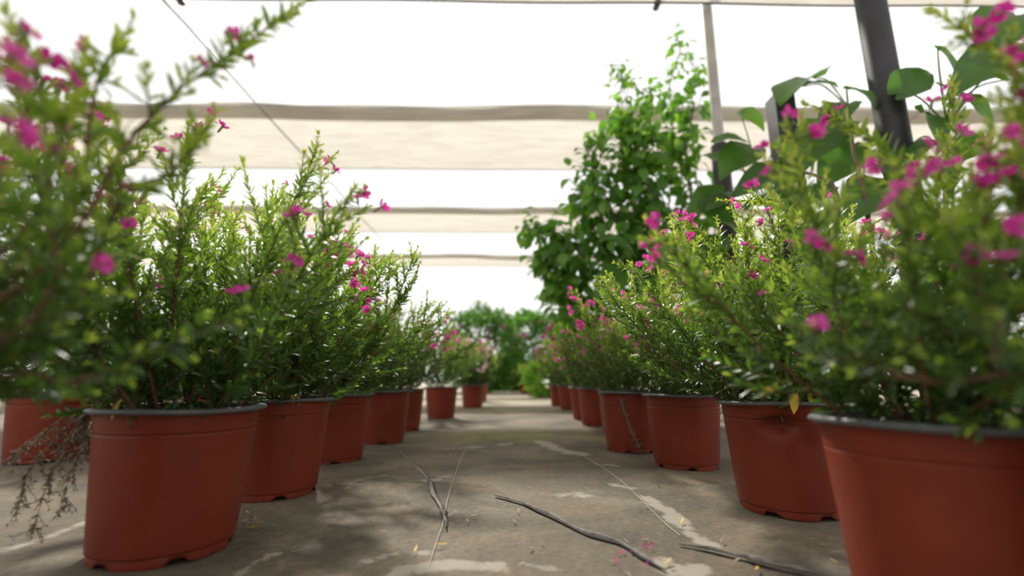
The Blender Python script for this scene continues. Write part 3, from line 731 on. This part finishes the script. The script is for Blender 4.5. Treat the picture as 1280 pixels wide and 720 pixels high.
# ------------------------------------------------------------------ shade nets and wires
def band(y0, y1, idx, label, tilt=.0, hem=True, xr=(-9,9)):
    nx, ny = 200, 30; rng = R_(200+idx); xs = np.linspace(*xr, nx); root = empty('shade_net', (0,0,0)); tag(root, label, 'shade net', 'shade net strips overhead')
    V = []; tint = []
    ph = rng.uniform(0,6,6)
    sag = .022*np.abs(np.sin(xs*1.15+ph[0])) + .010*np.sin(xs*4.1+ph[1])
    for j in range(ny):
        f = j/(ny-1)
        y = y0+(y1-y0)*f + .012*np.sin(xs*1.3+ph[2])*(1-f) + .006*np.sin(xs*3+ph[3])
        z = NETZ - .05*math.sin(math.pi*f) - sag*math.exp(-f*9) - tilt*xs - .012*np.sin(xs*2.2+f*5+ph[4])*math.sin(math.pi*f)
        if 3 <= j <= 4: z = z - .03
        V.append(np.stack([xs, y, z], -1)); tint.append(np.full(nx, 0.0))
    a = Acc(); a.add(np.concatenate(V), [grid_faces(ny, nx)], np.concatenate(tint)); a.build('net', M['net'], root)
    # gathered folds hanging along the near edge
    b = Acc(); V = []
    prof = [(0,0),(-.03,-.05),(.01,-.10),(.07,-.105),(.12,-.07),(.15,-.02),(.20,-.04),(.24,-.01)]
    for (dy, dz) in prof:
        dz *= .8
        V.append(np.stack([xs, y0+dy+.012*np.sin(xs*1.3+ph[2])+.010*np.sin(xs*5+dy*30), NETZ+.0-tilt*xs+dz*(.75+.3*np.abs(np.sin(xs*1.15+ph[0])))-sag*.6], -1))
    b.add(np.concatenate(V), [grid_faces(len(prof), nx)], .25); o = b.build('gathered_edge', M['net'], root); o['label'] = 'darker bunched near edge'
    # hem cord along the far edge
    c = Acc(); P = np.stack([xs, np.full(nx,y1)+.006*np.sin(xs*3+ph[3]), NETZ-tilt*xs], -1); tube(c, P, .008, 5); c.build('cord', M['wire'], root)
def ydist(py): 
    r = ray(640,py); return 2.7*r[1]/r[2]
print('bands', [round(ydist(v),2) for v in (2,130,212,258,291,318,333)])
TL = .006
band(ydist(2)-1.45, ydist(2), 0, 'nearest overhead shade net strip, only its far edge crossing the top of the frame', .012)
band(ydist(131), ydist(212), 1, 'widest beige shade net strip seen across the upper part of the frame', TL)
band(ydist(259), ydist(291), 2, 'middle beige shade net strip, below the widest one', TL)
band(ydist(318), ydist(333), 3, 'thinnest and farthest beige shade net strip', TL)
def wire(px, y1, label, r=.006):
    a = Acc(); p = at(px[0], px[1], ydist(px[1])); xs = p[0]
    P = np.array([[xs, yy, NETZ-.12-.03*math.sin((yy/3.0)%1*math.pi)] for yy in np.linspace(.6, y1, 80)])
    tube(a, P, r, 5); tag(a.build('support_wire', M['wire']), label, 'wire', 'wires running under the shade nets')
wire((338,130), 14, 'wire under the nets left of centre, crossing the widest strip diagonally', .007)
wire((820,3), 6.5, 'thin wire under the nets just left of the grey pipe post', .002)
wire((1240,60), 6, 'thin wire in the upper right corner above the large leaves', .004)
for (px,py,lab) in ((224,2,'dark clip gripping the net edge at top left of the frame'),(821,4,'dark clip gripping the net edge above the leafy vine')):
    p = at(px,py,ydist(2)); r = empty('net_clip', (p[0], ydist(2), NETZ-.012*p[0])); tag(r, lab, 'clip', 'clips on the nearest net edge')
    a = Acc(); tube(a, [(0,-.035,-.012),(0,.035,-.012)], [.024,.024], 10); a.build('jaw', M['wire'], r)
    a = Acc(); tube(a, [(0,0,0),(0,0,-.05)], .008, 6); a.build('hook', M['wire'], r)

# ------------------------------------------------------------------ litter on the cloth
def litter():
    rng = R_(300)
    protos = []
    for k in range(5):
        a = Acc(); leaves(a, [[0,0,0]], [[1,.1,0]], [[0,0,1]], .014+.003*k, .005+.001*(k%3), rng.uniform(.2,1), rng.uniform(-.35,-.1)); 
        o = a.build('dry_leaf', M['dry' if k < 4 else 'yellow_leaf']); protos.append(o)
    first = [True]*5
    spots = []
    for _ in range(46): spots.append((rng.uniform(420,880), 590+130*rng.random()**.8))
    for _ in range(20): spots.append((rng.normal(311,7), rng.normal(655,5)))
    for _ in range(10): spots.append((rng.uniform(900,1060), rng.uniform(660,715)))
    for i, (px, py) in enumerate(spots):
        k = i % 5; g = ground(px, py)
        if first[k]: o = protos[k]; first[k] = False
        else: o = protos[k].copy(); COL.objects.link(o)
        o.location = (g[0], g[1], .0045); o.rotation_euler = (rng.normal(0,.2), rng.normal(0,.2), rng.uniform(0,6.28)); s = rng.uniform(.5,1.0); o.scale = (s,s,s)
        if px < 345: tag(o, 'dry brown leaf scrap in the small heap beside the front left pot', 'leaf', 'leaf scraps beside the front left pot')
        elif px > 895: tag(o, 'dry leaf scrap on dark cloth between the front right pots', 'leaf', 'leaf scraps between the right pots')
        else: tag(o, 'small dry leaf scrap scattered on the open ground cloth of the aisle', 'leaf', 'leaf scraps in the aisle')
    a = Acc(); leaves(a, [[0,0,0]], [[1,0,0]], [[0,0,1]], .007, .005, .3, -.3); p0 = a.build('fallen_petal', M['petal'])
    for i in range(14):
        g = ground(rng.normal(790,22), rng.uniform(672,716)); o = p0 if i == 0 else p0.copy()
        if i: COL.objects.link(o)
        o.location = (g[0], g[1], .005); o.rotation_euler = (rng.normal(0,.3),rng.normal(0,.3),rng.uniform(0,6.28))
        tag(o, 'tiny fallen magenta petal beside the torn edge of the ground cloth', 'petal', 'fallen petals')
litter()

# ------------------------------------------------------------------ light
w = bpy.data.worlds.new('sky'); sc.world = w; w.use_nodes = True; nt = w.node_tree; nt.nodes.clear()
bg = nt.nodes.new('ShaderNodeBackground'); out = nt.nodes.new('ShaderNodeOutputWorld'); bg.inputs[0].default_value = (1,.99,.97,1); bg.inputs[1].default_value = 1.2
nt.links.new(bg.outputs[0], out.inputs[0])
sd = bpy.data.lights.new('sun', 'SUN'); sd.energy = 5.0; sd.angle = math.radians(4); sd.color = (1,.95,.86)
so = bpy.data.objects.new('sun', sd); COL.objects.link(so)
so.rotation_euler = Vector((-.30,.92,1.0)).to_track_quat('Z','Y').to_euler()
vs = sc.view_settings; vs.view_transform = 'Standard'; vs.look = 'None'; vs.gamma = 1; vs.exposure = 0; vs.use_curve_mapping = False
sc.cycles.max_bounces = 8; sc.cycles.transmission_bounces = 4; sc.cycles.use_denoising = True
